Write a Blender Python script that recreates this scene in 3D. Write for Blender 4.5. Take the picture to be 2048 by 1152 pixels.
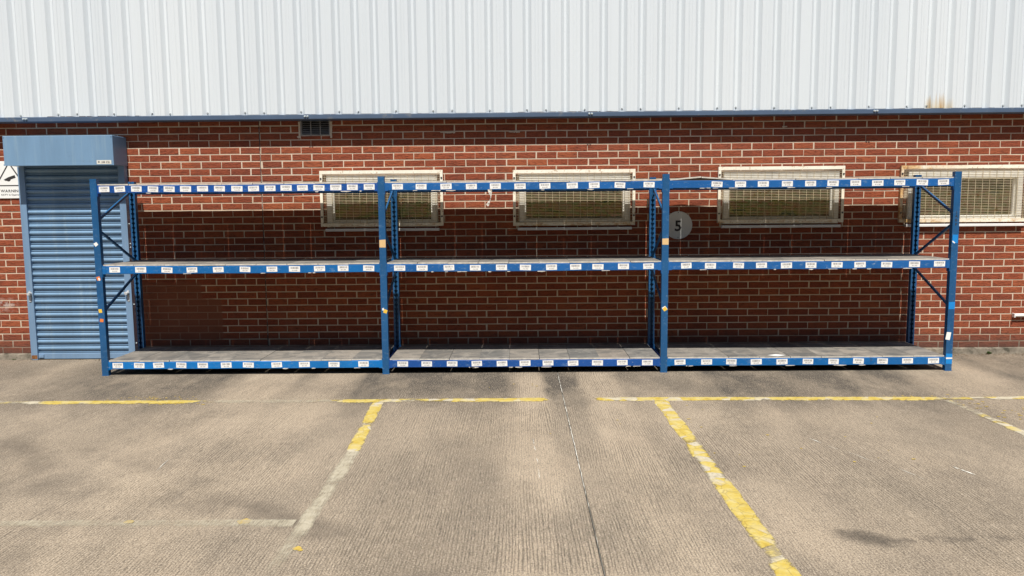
import bpy, bmesh, math, random
from mathutils import Matrix, Vector
random.seed(7)
for o in list(bpy.data.objects): bpy.data.objects.remove(o)
S = bpy.context.scene
COL = S.collection

# ------------------------------------------------------------------ camera
cam = bpy.data.cameras.new('camera'); camo = bpy.data.objects.new('camera', cam); COL.objects.link(camo)
cam.sensor_width = 36; cam.lens = 36*1500/2048; cam.clip_start = .05; cam.clip_end = 3000
PT, RL, YW = .10419, -.00831, -.01063
F0 = Vector((math.sin(YW), math.cos(YW), 0)); R0 = Vector((math.cos(YW), -math.sin(YW), 0)); Z = Vector((0, 0, 1))
F = math.cos(PT)*F0 - math.sin(PT)*Z; U0 = math.sin(PT)*F0 + math.cos(PT)*Z
R = math.cos(RL)*R0 + math.sin(RL)*U0; U = -math.sin(RL)*R0 + math.cos(RL)*U0
camo.matrix_world = Matrix(((R.x, U.x, -F.x, 0), (R.y, U.y, -F.y, -8.35309), (R.z, U.z, -F.z, 1.64446), (0, 0, 0, 1)))
S.camera = camo
S.render.resolution_x, S.render.resolution_y = 1024, 576

# ------------------------------------------------------------------ light
EL = math.radians(61.0); AZ = math.radians(0.4)          # sun high behind the camera, square on to the wall
W = bpy.data.worlds.new('World'); S.world = W; W.use_nodes = True
wn = W.node_tree; wn.nodes.clear()
sky = wn.nodes.new('ShaderNodeTexSky'); sky.sky_type = 'NISHITA'; sky.sun_disc = False
sky.sun_elevation = EL; sky.sun_rotation = math.pi - AZ
bg = wn.nodes.new('ShaderNodeBackground'); bg.inputs[1].default_value = .066
wo = wn.nodes.new('ShaderNodeOutputWorld')
wn.links.new(sky.outputs[0], bg.inputs[0]); wn.links.new(bg.outputs[0], wo.inputs[0])
sl = bpy.data.lights.new('sun', 'SUN'); sl.energy = 4.6; sl.angle = math.radians(.53); sl.color = (1, .945, .86)
slo = bpy.data.objects.new('sun', sl); COL.objects.link(slo)
sd = Vector((-math.sin(AZ)*math.cos(EL), math.cos(AZ)*math.cos(EL), -math.sin(EL)))
slo.rotation_euler = sd.to_track_quat('-Z', 'Y').to_euler(); slo.location = (0, -20, 30)
S.view_settings.view_transform = 'Standard'; S.view_settings.look = 'None'
S.view_settings.exposure = .5; S.view_settings.gamma = 1
S.render.engine = 'CYCLES'
S.cycles.max_bounces = 8; S.cycles.transparent_max_bounces = 12

# ------------------------------------------------------------------ node helpers
class NT:
    def __init__(s, name):
        s.m = bpy.data.materials.new(name); s.m.use_nodes = True
        s.t = s.m.node_tree; s.b = s.t.nodes['Principled BSDF']; s.o = s.t.nodes['Material Output']
    def n(s, ty, ins=None, **kw):
        nd = s.t.nodes.new('ShaderNode'+ty)
        for k, v in kw.items(): setattr(nd, k, v)
        for k, v in (ins or {}).items(): s.set(nd.inputs[k], v)
        return nd
    def set(s, sock, v):
        if hasattr(v, 'is_linked') or isinstance(v, bpy.types.NodeSocket): s.t.links.new(v, sock)
        else:
            if isinstance(v, (tuple, list)) and len(v) == 3 and sock.type == 'RGBA': v = (*v, 1)
            sock.default_value = v
    def math(s, op, a, b=0., c=0., clamp=False):
        nd = s.t.nodes.new('ShaderNodeMath'); nd.operation = op; nd.use_clamp = clamp
        s.set(nd.inputs[0], a); s.set(nd.inputs[1], b); s.set(nd.inputs[2], c); return nd.outputs[0]
    def mix(s, f, a, b, blend='MIX'):
        nd = s.t.nodes.new('ShaderNodeMix'); nd.data_type = 'RGBA'; nd.blend_type = blend
        s.set(nd.inputs[0], f); s.set(nd.inputs[6], a); s.set(nd.inputs[7], b); return nd.outputs[2]
    def ramp(s, f, stops, interp='LINEAR'):
        nd = s.t.nodes.new('ShaderNodeValToRGB'); cr = nd.color_ramp; cr.interpolation = interp
        while len(cr.elements) > 1: cr.elements.remove(cr.elements[-1])
        for i, (p, c) in enumerate(stops):
            e = cr.elements[0] if i == 0 else cr.elements.new(p)
            e.position = p
            e.color = (c, c, c, 1) if isinstance(c, (int, float)) else (*c, 1)
        s.set(nd.inputs[0], f); return nd.outputs[0]
    def pos(s): return s.n('NewGeometry').outputs['Position']
    def objc(s): return s.n('TexCoord').outputs['Object']
    def xyz(s, v):
        nd = s.n('SeparateXYZ', {0: v}); return nd.outputs
    def comb(s, x=0., y=0., z=0.):
        nd = s.n('CombineXYZ', {0: x, 1: y, 2: z}); return nd.outputs[0]
    def mapv(s, v, scale=(1, 1, 1), loc=(0, 0, 0)):
        nd = s.n('Mapping', {0: v}); nd.inputs['Scale'].default_value = scale; nd.inputs['Location'].default_value = loc; return nd.outputs[0]
    def noise(s, v, sc=5., det=2., rough=.5, dist=0.):
        nd = s.n('TexNoise', {'Vector': v, 'Scale': sc, 'Detail': det, 'Roughness': rough, 'Distortion': dist}); return nd.outputs[0]
    def bump(s, h, st=.5, d=.01):
        nd = s.n('Bump', {'Height': h, 'Strength': st, 'Distance': d}); s.t.links.new(nd.outputs[0], s.b.inputs['Normal']); return nd
    def box(s, v, lo, hi, soft):       # 1 inside [lo,hi]
        a = s.n('MapRange', {0: v, 1: lo-soft, 2: lo+soft}); b = s.n('MapRange', {0: v, 1: hi-soft, 2: hi+soft, 3: 1., 4: 0.})
        return s.math('MULTIPLY', a.outputs[0], b.outputs[0])
    def done(s, **kw):
        for k, v in kw.items(): s.set(s.b.inputs[k.replace('_', ' ')], v)
        return s.m
MAT = {}
BX0, BZ0, BG, BP = -4.0835, .060, .07634, .225        # brick bond: origin, course height, brick pitch

def m_brick():
    n = NT('brick_red_rustic'); p = n.pos(); x, y, z = n.xyz(p)
    row = n.math('FLOOR', n.math('DIVIDE', n.math('SUBTRACT', z, BZ0), BG))
    par = n.math('MODULO', n.math('ADD', row, 100), 2)
    col = n.math('FLOOR', n.math('DIVIDE', n.math('SUBTRACT', n.math('SUBTRACT', x, BX0), n.math('MULTIPLY', par, BP/2)), BP))
    wnn = n.n('TexWhiteNoise', {'Vector': n.comb(col, row, 3.)}, noise_dimensions='3D')
    rnd, rc = wnn.outputs[0], wnn.outputs[1]
    base = n.ramp(rnd, [(0, (.160, .033, .020)), (.15, (.208, .042, .022)), (.45, (.255, .054, .026)), (.7, (.290, .066, .029)), (.9, (.335, .088, .036)), (1, (.24, .060, .034))])
    off = n.n('VectorMath', {0: p, 1: n.n('VectorMath', {0: rc, 1: (7, 7, 7)}, operation='MULTIPLY').outputs[0]}, operation='ADD').outputs[0]
    # dragged rustic face: wavy, mostly horizontal creases
    w = n.noise(n.mapv(off, (9, 9, 60)), 1.6, 3, .6, 1.2)
    fine = n.noise(n.mapv(off, (30, 30, 120)), 2.2, 3, .65, .6)
    cre = n.ramp(w, [(.34, 0.), (.46, .6), (.54, 1.), (.75, .9)])
    fin = n.ramp(fine, [(.35, .0), (.6, 1.)])
    c = n.mix(n.math('MULTIPLY', n.math('SUBTRACT', 1, cre), .85), base, (.060, .016, .012))
    c = n.mix(n.math('MULTIPLY', fin, .36), c, (.43, .145, .068))
    big = n.noise(n.mapv(p, (.5, .5, .9)), 1.3, 3)
    c = n.mix(n.ramp(big, [(.40, 0.), (.75, .32)]), c, (.20, .055, .035))
    run = n.math('MULTIPLY', n.ramp(n.noise(n.mapv(p, (3.2, 1, .25), (2, 0, 5)), 1., 5, .65), [(.52, 0.), (.72, .45)]), 1.); c = n.mix(run, c, (.13, .045, .032))
    c = n.mix(n.ramp(n.noise(n.mapv(p, (2., 1, 1.4), (11, 0, 3)), 1., 6, .7), [(.60, 0.), (.76, .16)]), c, (.42, .26, .18))
    # splash dirt on the bottom courses, old patch of brown masonry paint
    low = n.n('MapRange', {0: n.math('ADD', z, n.math('MULTIPLY', n.noise(p, 4, 3), .12)), 1: .12, 2: .36, 3: .72, 4: 0.}).outputs[0]
    c = n.mix(low, c, (.085, .06, .05))
    c = n.mix(n.math('MULTIPLY', patch(n, x, z, p), .8), c, (.225, .085, .050))
    sm = n.math('MULTIPLY', n.math('MULTIPLY', n.box(x, -6.2, -5.70, .05), n.box(z, .56, .68, .03)), n.ramp(n.noise(p, 22, 3), [(.42, 0.), (.6, .55)]))
    c = n.mix(sm, c, (.60, .55, .50))
    h = n.math('ADD', n.math('MULTIPLY', cre, .8), n.math('MULTIPLY', fine, .5))
    n.bump(h, .55, .006)
    return n.done(Base_Color=c, Roughness=.9, Specular_IOR_Level=.2)
def patch(n, x, z, p):
    """old painted-over rectangle of wall near the shutter, ragged edge"""
    j = n.math('MULTIPLY', n.math('SUBTRACT', n.noise(p, 7, 2), .5), .10)
    a = n.math('MULTIPLY', n.box(n.math('ADD', x, j), -4.35, -3.36, .012), n.box(n.math('ADD', z, j), .21, .67, .012))
    b = n.math('MULTIPLY', n.box(n.math('ADD', x, j), -4.35, -3.58, .012), n.box(n.math('ADD', z, j), .60, .86, .012))
    return n.math('MAXIMUM', a, b)
def m_mortar():
    n = NT('mortar'); p = n.pos(); x, y, z = n.xyz(p)
    c = n.ramp(n.noise(p, 3.5, 4), [(.3, (.48, .385, .29)), (.55, (.60, .495, .385)), (.8, (.67, .565, .455))])
    c = n.mix(n.ramp(n.noise(p, 60, 2), [(.45, 0.), (.7, .3)]), c, (.40, .32, .24))
    low = n.n('MapRange', {0: n.math('ADD', z, n.math('MULTIPLY', n.noise(p, 4, 3), .12)), 1: .16, 2: .36, 3: .85, 4: 0.}).outputs[0]
    c = n.mix(low, c, (.10, .075, .06))
    c = n.mix(n.math('MULTIPLY', patch(n, x, z, p), .80), c, (.235, .095, .058))
    n.bump(n.noise(p, 150, 3), .6, .003)
    return n.done(Base_Color=c, Roughness=.95, Specular_IOR_Level=.1)
def m_concrete():
    n = NT('brushed_concrete'); p = n.pos(); x, y, z = n.xyz(p)
    p2 = n.comb(x, y, 0.)
    wob = n.math('MULTIPLY', n.math('SUBTRACT', n.noise(p2, .5, 2), .5), .05)
    xw = n.math('ADD', x, wob)
    # brush lines run away from the viewer towards the wall
    ph = n.math('MULTIPLY', n.noise(n.comb(n.math('MULTIPLY', xw, 9.), n.math('MULTIPLY', y, .8), 2.), 1., 3, .6), 22.)
    cord = n.math('ADD', n.math('MULTIPLY', n.math('SINE', n.math('ADD', n.math('MULTIPLY', xw, 6.2832/.0172), ph)), .5), .5)
    g1 = n.math('ADD', n.math('MULTIPLY', cord, .34), n.math('MULTIPLY', n.noise(n.comb(n.math('MULTIPLY', xw, 95.), n.math('MULTIPLY', y, 1.0), 0.), 1., 3, .7), .66))
    g2 = n.noise(n.comb(n.math('MULTIPLY', xw, 170.), n.math('MULTIPLY', y, 14.), 5.), 1., 2, .7)
    grit = n.noise(p2, 120., 3, .75)
    grit2 = n.noise(p2, 48., 3, .7)
    keep = n.ramp(n.noise(n.mapv(p2, (1.1, .7, 1), (3, 8, 0)), 1., 4, .6), [(.38, .22), (.60, 1.)])
    behind = n.n('MapRange', {0: y, 1: -5.13, 2: -5.07}).outputs[0]
    keep = n.math('MULTIPLY', keep, n.math('ADD', n.math('MULTIPLY', behind, .9), .1))
    base = n.ramp(n.noise(n.mapv(p2, (.9, .45, 1)), 1., 4, .6), [(.3, (.330, .268, .196)), (.5, (.398, .325, .240)), (.7, (.460, .378, .280))])
    # old drip and tyre stains in bands square to the wall; strongest beside it
    prof = n.ramp(n.n('MapRange', {0: n.math('ADD', xw, n.math('MULTIPLY', n.math('SUBTRACT', n.noise(n.mapv(p2, (2.2, .8, 1)), 1., 4, .65), .5), .42)), 1: -6., 2: 6.}).outputs[0],
        [(0, .5), (.10, .4), (.155, .8), (.25, .9), (.277, .10), (.315, .1), (.325, .6), (.335, .1), (.362, .12), (.375, .85), (.485, .9), (.500, .08), (.515, .10), (.523, 1.), (.545, 1.), (.553, .10), (.573, .1), (.582, .6), (.63, .6), (.66, .85), (.80, .9), (.83, .15), (.87, .1), (.90, .7), (1, .4)])
    nearw = n.n('MapRange', {0: n.math('ADD', y, n.math('MULTIPLY', n.math('SUBTRACT', n.noise(p2, 1.7, 3), .5), .9)), 1: -2.5, 2: -1.6, 3: .40, 4: 1.25}).outputs[0]
    blot = n.ramp(n.noise(n.mapv(p2, (2.6, .9, 1), (1, 4, 0)), 1., 6, .68), [(.32, .4), (.58, 1.)])
    st = n.math('MULTIPLY', n.math('MULTIPLY', prof, nearw), blot, clamp=True)
    c = n.mix(st, base, (.060, .054, .047))
    blot2 = n.ramp(n.noise(n.mapv(p2, (1.3, .8, 1), (9, 2, 0)), 1., 6, .68), [(.48, 0.), (.66, .52)])
    c = n.mix(blot2, c, (.125, .105, .083))
    pale = n.ramp(n.noise(n.mapv(p2, (.8, .5, 1), (4, 12, 0)), 1., 5, .65), [(.52, 0.), (.72, .5)])
    c = n.mix(pale, c, (.43, .345, .25))
    # the brush lines are darkened, finer streaks made paler
    gl = n.math('MULTIPLY', n.ramp(g1, [(.33, 1.), (.50, 0.)]), keep)
    c = n.mix(n.math('MULTIPLY', gl, .66), c, (.066, .055, .044))
    gh = n.math('MULTIPLY', n.ramp(g2, [(.52, 0.), (.66, 1.)]), n.math('ADD', n.math('MULTIPLY', keep, .7), .3))
    c = n.mix(n.math('MULTIPLY', gh, .38), c, (.54, .46, .36))
    gd = n.ramp(g2, [(.34, 1.), (.46, 0.)]); c = n.mix(n.math('MULTIPLY', gd, .45), c, (.085, .072, .058))
    c = n.mix(n.ramp(grit, [(.37, .8), (.49, 0.)]), c, (.070, .060, .050))
    c = n.mix(n.ramp(grit2, [(.32, .5), (.45, 0.)]), c, (.10, .085, .068))
    c = n.mix(n.ramp(grit, [(.55, 0.), (.66, .7)]), c, (.56, .485, .385))
    # oil spot with a short trail, and faint tyre scuffs
    dx = n.math('DIVIDE', n.math('SUBTRACT', x, 1.715), .135); dy = n.math('DIVIDE', n.math('SUBTRACT', n.math('ADD', y, n.math('MULTIPLY', n.math('SUBTRACT', x, 1.715), .35)), -4.74), .085)
    r2 = n.math('ADD', n.math('MULTIPLY', dx, dx), n.math('MULTIPLY', dy, dy))
    oil = n.n('MapRange', {0: n.math('ADD', r2, n.math('MULTIPLY', n.math('SUBTRACT', n.noise(p2, 20, 5, .7), .5), 3.2)), 1: .0, 2: 1.8, 3: .66, 4: 0.}).outputs[0]
    c = n.mix(oil, c, (.035, .032, .030))
    tr = n.math('MULTIPLY', n.math('MULTIPLY', n.box(x, 1.85, 2.5, .08), n.box(y, -4.79, -4.74, .03)), n.ramp(n.noise(p2, 12, 4), [(.42, 0.), (.58, .7)]))
    c = n.mix(tr, c, (.06, .052, .045))
    for cx, cy, rr, wd in ((-4.6, -7.6, 4.55, .10), (-3.2, -7.9, 3.9, .11), (-5.6, -5.8, 3.3, .09)):
        d = n.math('SQRT', n.math('ADD', n.math('POWER', n.math('SUBTRACT', x, cx), 2), n.math('POWER', n.math('SUBTRACT', y, cy), 2)))
        arc = n.math('MULTIPLY', n.box(d, rr-wd, rr+wd, .06), n.ramp(n.noise(n.mapv(p2, (1.5, 1.5, 1), (cx, 0, 0)), 1., 5, .65), [(.45, 0.), (.66, .55)]))
        c = n.mix(arc, c, (.095, .08, .065))
    h = n.math('ADD', n.math('MULTIPLY', n.math('MULTIPLY', g1, keep), 1.3), n.math('ADD', n.math('MULTIPLY', grit, .7), n.math('ADD', n.math('MULTIPLY', grit2, .5), n.math('MULTIPLY', g2, .6))))
    n.bump(h, .7, .007)
    return n.done(Base_Color=c, Roughness=.95, Specular_IOR_Level=.12)
def m_bounce_cut():  # added ground out of view, dark so that less light bounces up
    n = NT('bounce_cut_asphalt'); p = n.pos()
    c = n.ramp(n.noise(p, 60, 3, .7), [(.3, (.035, .034, .033)), (.7, (.075, .072, .068))])
    return n.done(Base_Color=c, Roughness=.95, Specular_IOR_Level=.15)
def m_plain(name, col, rough=.5, spec=.5, metal=0., var=.12, sc=6., dirt=None, bump=0.):
    n = NT(name); p = n.pos()
    c = n.mix(n.ramp(n.noise(p, sc, 4, .6), [(.3, 0.), (.75, 1.)]), tuple(v*(1-var) for v in col), tuple(min(1, v*(1+var)) for v in col))
    if dirt: c = n.mix(n.ramp(n.noise(p, dirt[1], 4, .65), [(dirt[2], 0.), (dirt[3], 1.)]), c, dirt[0])
    if bump: n.bump(n.noise(p, 220, 2), .4, bump)
    return n.done(Base_Color=c, Roughness=rough, Specular_IOR_Level=spec, Metallic=metal)
def m_clad():
    n = NT('white_plastisol_sheet'); p = n.pos(); x, y, z = n.xyz(p)
    c = n.mix(n.ramp(n.noise(n.mapv(p, (.6, 1, .12)), 1.2, 3), [(.3, 0.), (.7, 1.)]), (.585, .635, .675), (.645, .690, .72))
    c = n.mix(n.ramp(n.noise(n.mapv(p, (60, 1, .4)), 1., 3), [(.5, 0.), (.8, .15)]), c, (.45, .48, .49))
    sk = n.noise(n.mapv(p, (34, 1, 1.2)), 1., 3, .6)
    hgt = n.math('ADD', n.math('SUBTRACT', z, 2.685), n.math('MULTIPLY', n.math('SUBTRACT', .60, sk), .40))
    ru = n.math('MULTIPLY', n.n('MapRange', {0: hgt, 1: .0, 2: .17, 3: .95, 4: 0.}).outputs[0], n.box(x, 4.36, 4.63, .03))
    c = n.mix(ru, c, (.58, .46, .24))
    ru2 = n.math('MULTIPLY', ru, n.ramp(sk, [(.5, 0.), (.62, 1.)])); c = n.mix(n.math('MULTIPLY', ru2, .7), c, (.34, .15, .04))
    n.bump(n.noise(n.mapv(p, (85, 1, .5)), 1., 1), .10, .003)
    return n.done(Base_Color=c, Roughness=.42, Specular_IOR_Level=.4)
def m_blue(name, col, scuff=.5):
    n = NT(name); p = n.pos()
    c = n.mix(n.ramp(n.noise(p, 2.5, 4, .6), [(.3, 0.), (.75, 1.)]), tuple(v*.82 for v in col), tuple(v*1.15 for v in col))
    c = n.mix(n.ramp(n.noise(n.mapv(p, (14, 14, 30)), 1., 4, .7), [(.58, 0.), (.68, scuff)]), c, (.15, .26, .40))
    c = n.mix(n.ramp(n.noise(n.mapv(p, (40, 40, 90), (5, 1, 2)), 1., 3, .7), [(.655, 0.), (.70, scuff)]), c, (.50, .55, .58))
    c = n.mix(n.ramp(n.noise(n.mapv(p, (9, 9, 12), (2, 7, 1)), 1., 4, .7), [(.64, 0.), (.75, .6)]), c, (.035, .045, .06))
    n.bump(n.noise(p, 60, 3), .12, .004)
    return n.done(Base_Color=c, Roughness=.42, Specular_IOR_Level=.45)
def m_shutter(name, col):
    n = NT(name); p = n.pos(); x, y, z = n.xyz(p)
    c = n.mix(n.ramp(n.noise(n.mapv(p, (3, 1, .8)), 1., 4, .6), [(.3, 0.), (.75, 1.)]), tuple(v*.88 for v in col), tuple(min(1, v*1.1) for v in col))
    c = n.mix(n.ramp(n.noise(n.mapv(p, (16, 1, .9), (4, 0, 1)), 1., 4, .6), [(.55, 0.), (.75, .35)]), c, (.36, .45, .48))
    c = n.mix(n.ramp(n.noise(n.mapv(p, (7, 1, .5), (8, 0, 3)), 1., 5, .65), [(.52, 0.), (.74, .5)]), c, (.12, .19, .27))
    c = n.mix(n.ramp(n.noise(p, 28, 4, .7), [(.63, 0.), (.72, .5)]), c, (.13, .19, .25))
    return n.done(Base_Color=c, Roughness=.38, Specular_IOR_Level=.5)
def m_cream(name, rust):
    n = NT(name); p = n.pos(); x, y, z = n.xyz(p)
    c = n.mix(n.ramp(n.noise(p, 9, 4, .6), [(.3, 0.), (.7, 1.)]), (.80, .74, .60), (.90, .86, .73))
    c = n.mix(n.ramp(n.noise(p, 26, 4, .7), [(.57, 0.), (.66, .7)]), c, (.40, .24, .11))
    low = n.n('MapRange', {0: z, 1: 1.47, 2: 1.53, 3: .8, 4: 0.}).outputs[0]
    r = n.math('MULTIPLY', low, n.ramp(n.noise(n.mapv(p, (10, 10, 22)), 1., 4, .7), [(.46, 0.), (.60, 1.)]))
    if rust: r = n.math('MAXIMUM', r, n.math('MULTIPLY', n.n('MapRange', {0: n.math('ADD', x, n.math('MULTIPLY', n.noise(p, 8, 3), .5)), 1: 4.55, 2: 5.2, 3: .9, 4: 0.}).outputs[0], n.ramp(n.noise(n.mapv(p, (7, 7, 7)), 1., 4, .7), [(.30, 0.), (.55, 1.)])))
    c = n.mix(r, c, n.ramp(n.noise(p, 40, 3), [(.3, (.30, .13, .045)), (.6, (.66, .40, .14))]))
    return n.done(Base_Color=c, Roughness=.6, Specular_IOR_Level=.3)
def m_board():
    n = NT('dusty_chipboard'); p = n.pos(); ri = n.n('ObjectInfo').outputs['Random']
    base = n.ramp(ri, [(0, (.145, .135, .122)), (.3, (.195, .182, .162)), (.6, (.25, .225, .195)), (.85, (.17, .168, .16)), (1, (.22, .195, .168))])
    off = n.n('VectorMath', {0: p, 1: n.comb(n.math('MULTIPLY', ri, 40.), 0., 0.)}, operation='ADD').outputs[0]
    c = n.mix(n.ramp(n.noise(n.mapv(off, (3, 5, 3)), 1., 5, .65, .8), [(.42, 0.), (.62, .75)]), base, (.075, .080, .082))
    c = n.mix(n.ramp(n.noise(n.mapv(off, (9, 4, 3), (2, 2, 2)), 1., 5, .65, .5), [(.52, 0.), (.70, .5)]), c, (.33, .305, .27))
    c = n.mix(n.ramp(n.noise(off, 120, 2), [(.35, .4), (.5, 0.)]), c, (.15, .13, .11))
    n.bump(n.noise(off, 150, 2), .3, .002)
    return n.done(Base_Color=c, Roughness=.85, Specular_IOR_Level=.25)
def m_glass():
    n = NT('dusty_glass_painted_reflection'); p = n.pos()
    d = n.ramp(n.noise(n.mapv(p, (2.2, 1, 9)), 1.6, 5, .65), [(.36, (.012, .022, .006)), (.44, (.10, .092, .018)), (.50, (.12, .050, .028)), (.56, (.05, .075, .014)), (.66, (.18, .10, .066))])  # olive and brown tree reflections painted into the dusty pane colour
    return n.done(Base_Color=d, Roughness=.06, IOR=1.8, Specular_IOR_Level=.7)
def m_paint():
    n = NT('flaking_line_paint'); p = n.pos(); x, y, z = n.xyz(p)
    wear = n.n('Attribute', attribute_name='wear').outputs['Fac']; yel = n.n('Attribute', attribute_name='yellow').outputs['Fac']
    rim = n.n('Attribute', attribute_name='rim').outputs['Fac']; wear = n.math('ADD', wear, n.n('MapRange', {0: rim, 1: .5, 2: 1., 3: 0., 4: .26}).outputs[0])
    a = n.noise(p, 7., 5, .65); b = n.noise(p, 38., 4, .7); fl = n.n('TexVoronoi', {'Vector': n.mapv(p, (1, 1, 1)), 'Scale': 11., 'Randomness': 1.}, feature='DISTANCE_TO_EDGE').outputs[0]
    cell = n.n('TexVoronoi', {'Vector': p, 'Scale': 11.}).outputs['Color']
    cr, cg, cb = n.n('SeparateColor', {0: cell}).outputs
    mask = n.math('ADD', n.math('MULTIPLY', a, .50), n.math('ADD', n.math('MULTIPLY', b, .42), n.math('MULTIPLY', cr, .20)))
    mask = n.n('MapRange', {0: n.math('SUBTRACT', mask, n.math('MULTIPLY', wear, 1.05)), 1: .03, 2: n.math('ADD', .19, n.math('MULTIPLY', n.math('SUBTRACT', 1., yel, clamp=True), .16))}).outputs[0]
    fade = n.math('MULTIPLY', yel, -2.6, clamp=True)
    dust = n.math('ADD', n.math('ADD', n.math('MULTIPLY', n.noise(n.mapv(p, (95, 9, 1)), 1., 3, .7), .85), n.math('MULTIPLY', n.noise(p, 5., 4, .6), .75)), n.math('MULTIPLY', b, .3))
    dust = n.math('MINIMUM', n.math('MULTIPLY', n.math('SUBTRACT', dust, n.math('ADD', .42, wear), clamp=True), 1.7), .82)
    mask = n.math('ADD', n.math('MULTIPLY', mask, n.math('SUBTRACT', 1., fade)), n.math('MULTIPLY', dust, fade))
    ycol = n.ramp(n.noise(p, 14, 4, .6), [(.3, (.42, .295, .04)), (.5, (.47, .365, .09)), (.7, (.51, .435, .20))])
    pale = n.ramp(n.noise(p, 20, 4), [(.3, (.40, .355, .26)), (.7, (.50, .455, .35))])
    pick = n.n('MapRange', {0: n.math('ADD', n.math('ADD', n.math('MULTIPLY', yel, .52), n.math('MULTIPLY', cg, .5)), n.math('MULTIPLY', a, .6)), 1: .76, 2: .90}).outputs[0]
    c = n.mix(pick, pale, ycol)
    edge = n.math('MULTIPLY', n.ramp(fl, [(.0, 1.), (.022, 0.)]), n.math('MULTIPLY', pick, .65))
    c = n.mix(edge, c, (.20, .15, .06))
    c = n.mix(n.ramp(n.noise(p, 90, 3), [(.58, 0.), (.7, .4)]), c, (.25, .22, .17))
    n.bump(n.math('ADD', n.math('MULTIPLY', n.ramp(fl, [(0., 0.), (.06, 1.)]), .8), b), .6, .004)
    n.done(Base_Color=c, Roughness=.7, Specular_IOR_Level=.3)
    tb = n.n('BsdfTransparent'); mx = n.n('MixShader', {0: mask, 1: tb.outputs[0], 2: n.b.outputs[0]})
    n.t.links.new(mx.outputs[0], n.o.inputs[0]); return n.m
def m_emless(name, col, rough=.6): return m_plain(name, col, rough, .3, var=.06)
for k, v in dict(
    brick=m_brick(), bounce_cut=m_bounce_cut(), mortar=m_mortar(), concrete=m_concrete(), clad=m_clad(), board=m_board(), glass=m_glass(), paint=m_paint(),
    plinth=m_plain('rough_plinth_concrete', (.20, .175, .14), .95, .1, var=.4, sc=16, dirt=((.07, .065, .05), 9, .5, .65), bump=.01),
    joint=m_plain('joint_dirt', (.03, .028, .024), .95, .1),
    sealant=m_plain('weathered_sealant', (.60, .58, .52), .8, .2, var=.2, sc=20, dirt=((.10, .09, .08), 6, .55, .65)),
    mastic=m_plain('dark_mastic', (.05, .045, .045), .8, .2, var=.3, sc=30, dirt=((.22, .17, .15), 18, .5, .6)),
    flashing=m_plain('blue_grey_flashing', (.066, .102, .165), .5, .4, var=.14, sc=3, dirt=((.16, .17, .18), 8, .6, .75)),
    zinc=m_plain('zinc_fixing', (.50, .56, .58), .4, .5, 0., var=.2, sc=60),
    dark=m_plain('dark_fixing', (.06, .06, .06), .5, .4, var=.3, sc=50),
    shut=m_shutter('pale_blue_shutter', (.165, .280, .42)), shutside=m_shutter('blue_shutter_rail', (.17, .275, .42)),
    blue=m_blue('rack_blue', (.011, .105, .33)), blue2=m_blue('rack_blue_bright', (.004, .155, .46), .35), blue3=m_blue('rack_blue_deep', (.010, .075, .30)),
    bluep=m_blue('rack_blue_upright', (.013, .088, .225), .25), blue4=m_blue('rack_blue_mid', (.005, .120, .36), .4), edge=m_plain('raw_board_edge', (.55, .52, .46), .8, .2, var=.25, sc=25),
    bluet=m_emless('bright_blue_tape', (.01, .22, .60)), tan=m_emless('tan_tape', (.66, .45, .22)), yellow=m_emless('yellow_sticker', (.78, .50, .06)),
    orange=m_emless('orange_sticker', (.72, .20, .045)), white=m_emless('white_paper', (.80, .80, .78)), ink=m_emless('black_ink', (.035, .033, .033)),
    inkf=m_emless('faded_ink', (.16, .155, .165)), tape=m_plain('torn_clear_tape', (.55, .52, .46), .3, .5, var=.3, sc=40),
    grille=m_cream('cream_grille_paint', False), grille_r=m_cream('cream_grille_paint_rusted', True),
    wire=m_plain('cream_wire', (.64, .55, .38), .6, .3, var=.25, sc=12, dirt=((.36, .22, .10), 14, .58, .7)),
    upvc=m_plain('white_window_paint', (.86, .845, .78), .45, .4, var=.07, sc=10, dirt=((.45, .41, .33), 12, .62, .75)),
    sill=m_plain('white_sill', (.74, .74, .73), .4, .4, var=.06),
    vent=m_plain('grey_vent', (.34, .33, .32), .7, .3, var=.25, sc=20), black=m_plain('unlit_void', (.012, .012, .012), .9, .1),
    signw=m_plain('white_sign_board', (.80, .81, .80), .35, .45, var=.03), signg=m_plain('grey_white_sign_disc', (.66, .67, .65), .45, .4, var=.05, sc=8),
    weed=m_plain('weed_leaf', (.08, .14, .035), .6, .3, var=.3, sc=30), leaf=m_plain('tree_leaf', (.10, .13, .035), .6, .3, var=.45, sc=.9, dirt=((.22, .15, .06), .5, .55, .65)),
    steel=m_plain('grey_worn_steel', (.46, .48, .50), .4, .5, 0., var=.2, sc=20), rustp=m_plain('rust', (.22, .10, .04), .9, .1, var=.4, sc=30),
    plast=m_plain('white_conduit_plastic', (.78, .78, .76), .4, .4, var=.05)).items(): MAT[k] = v

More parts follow.
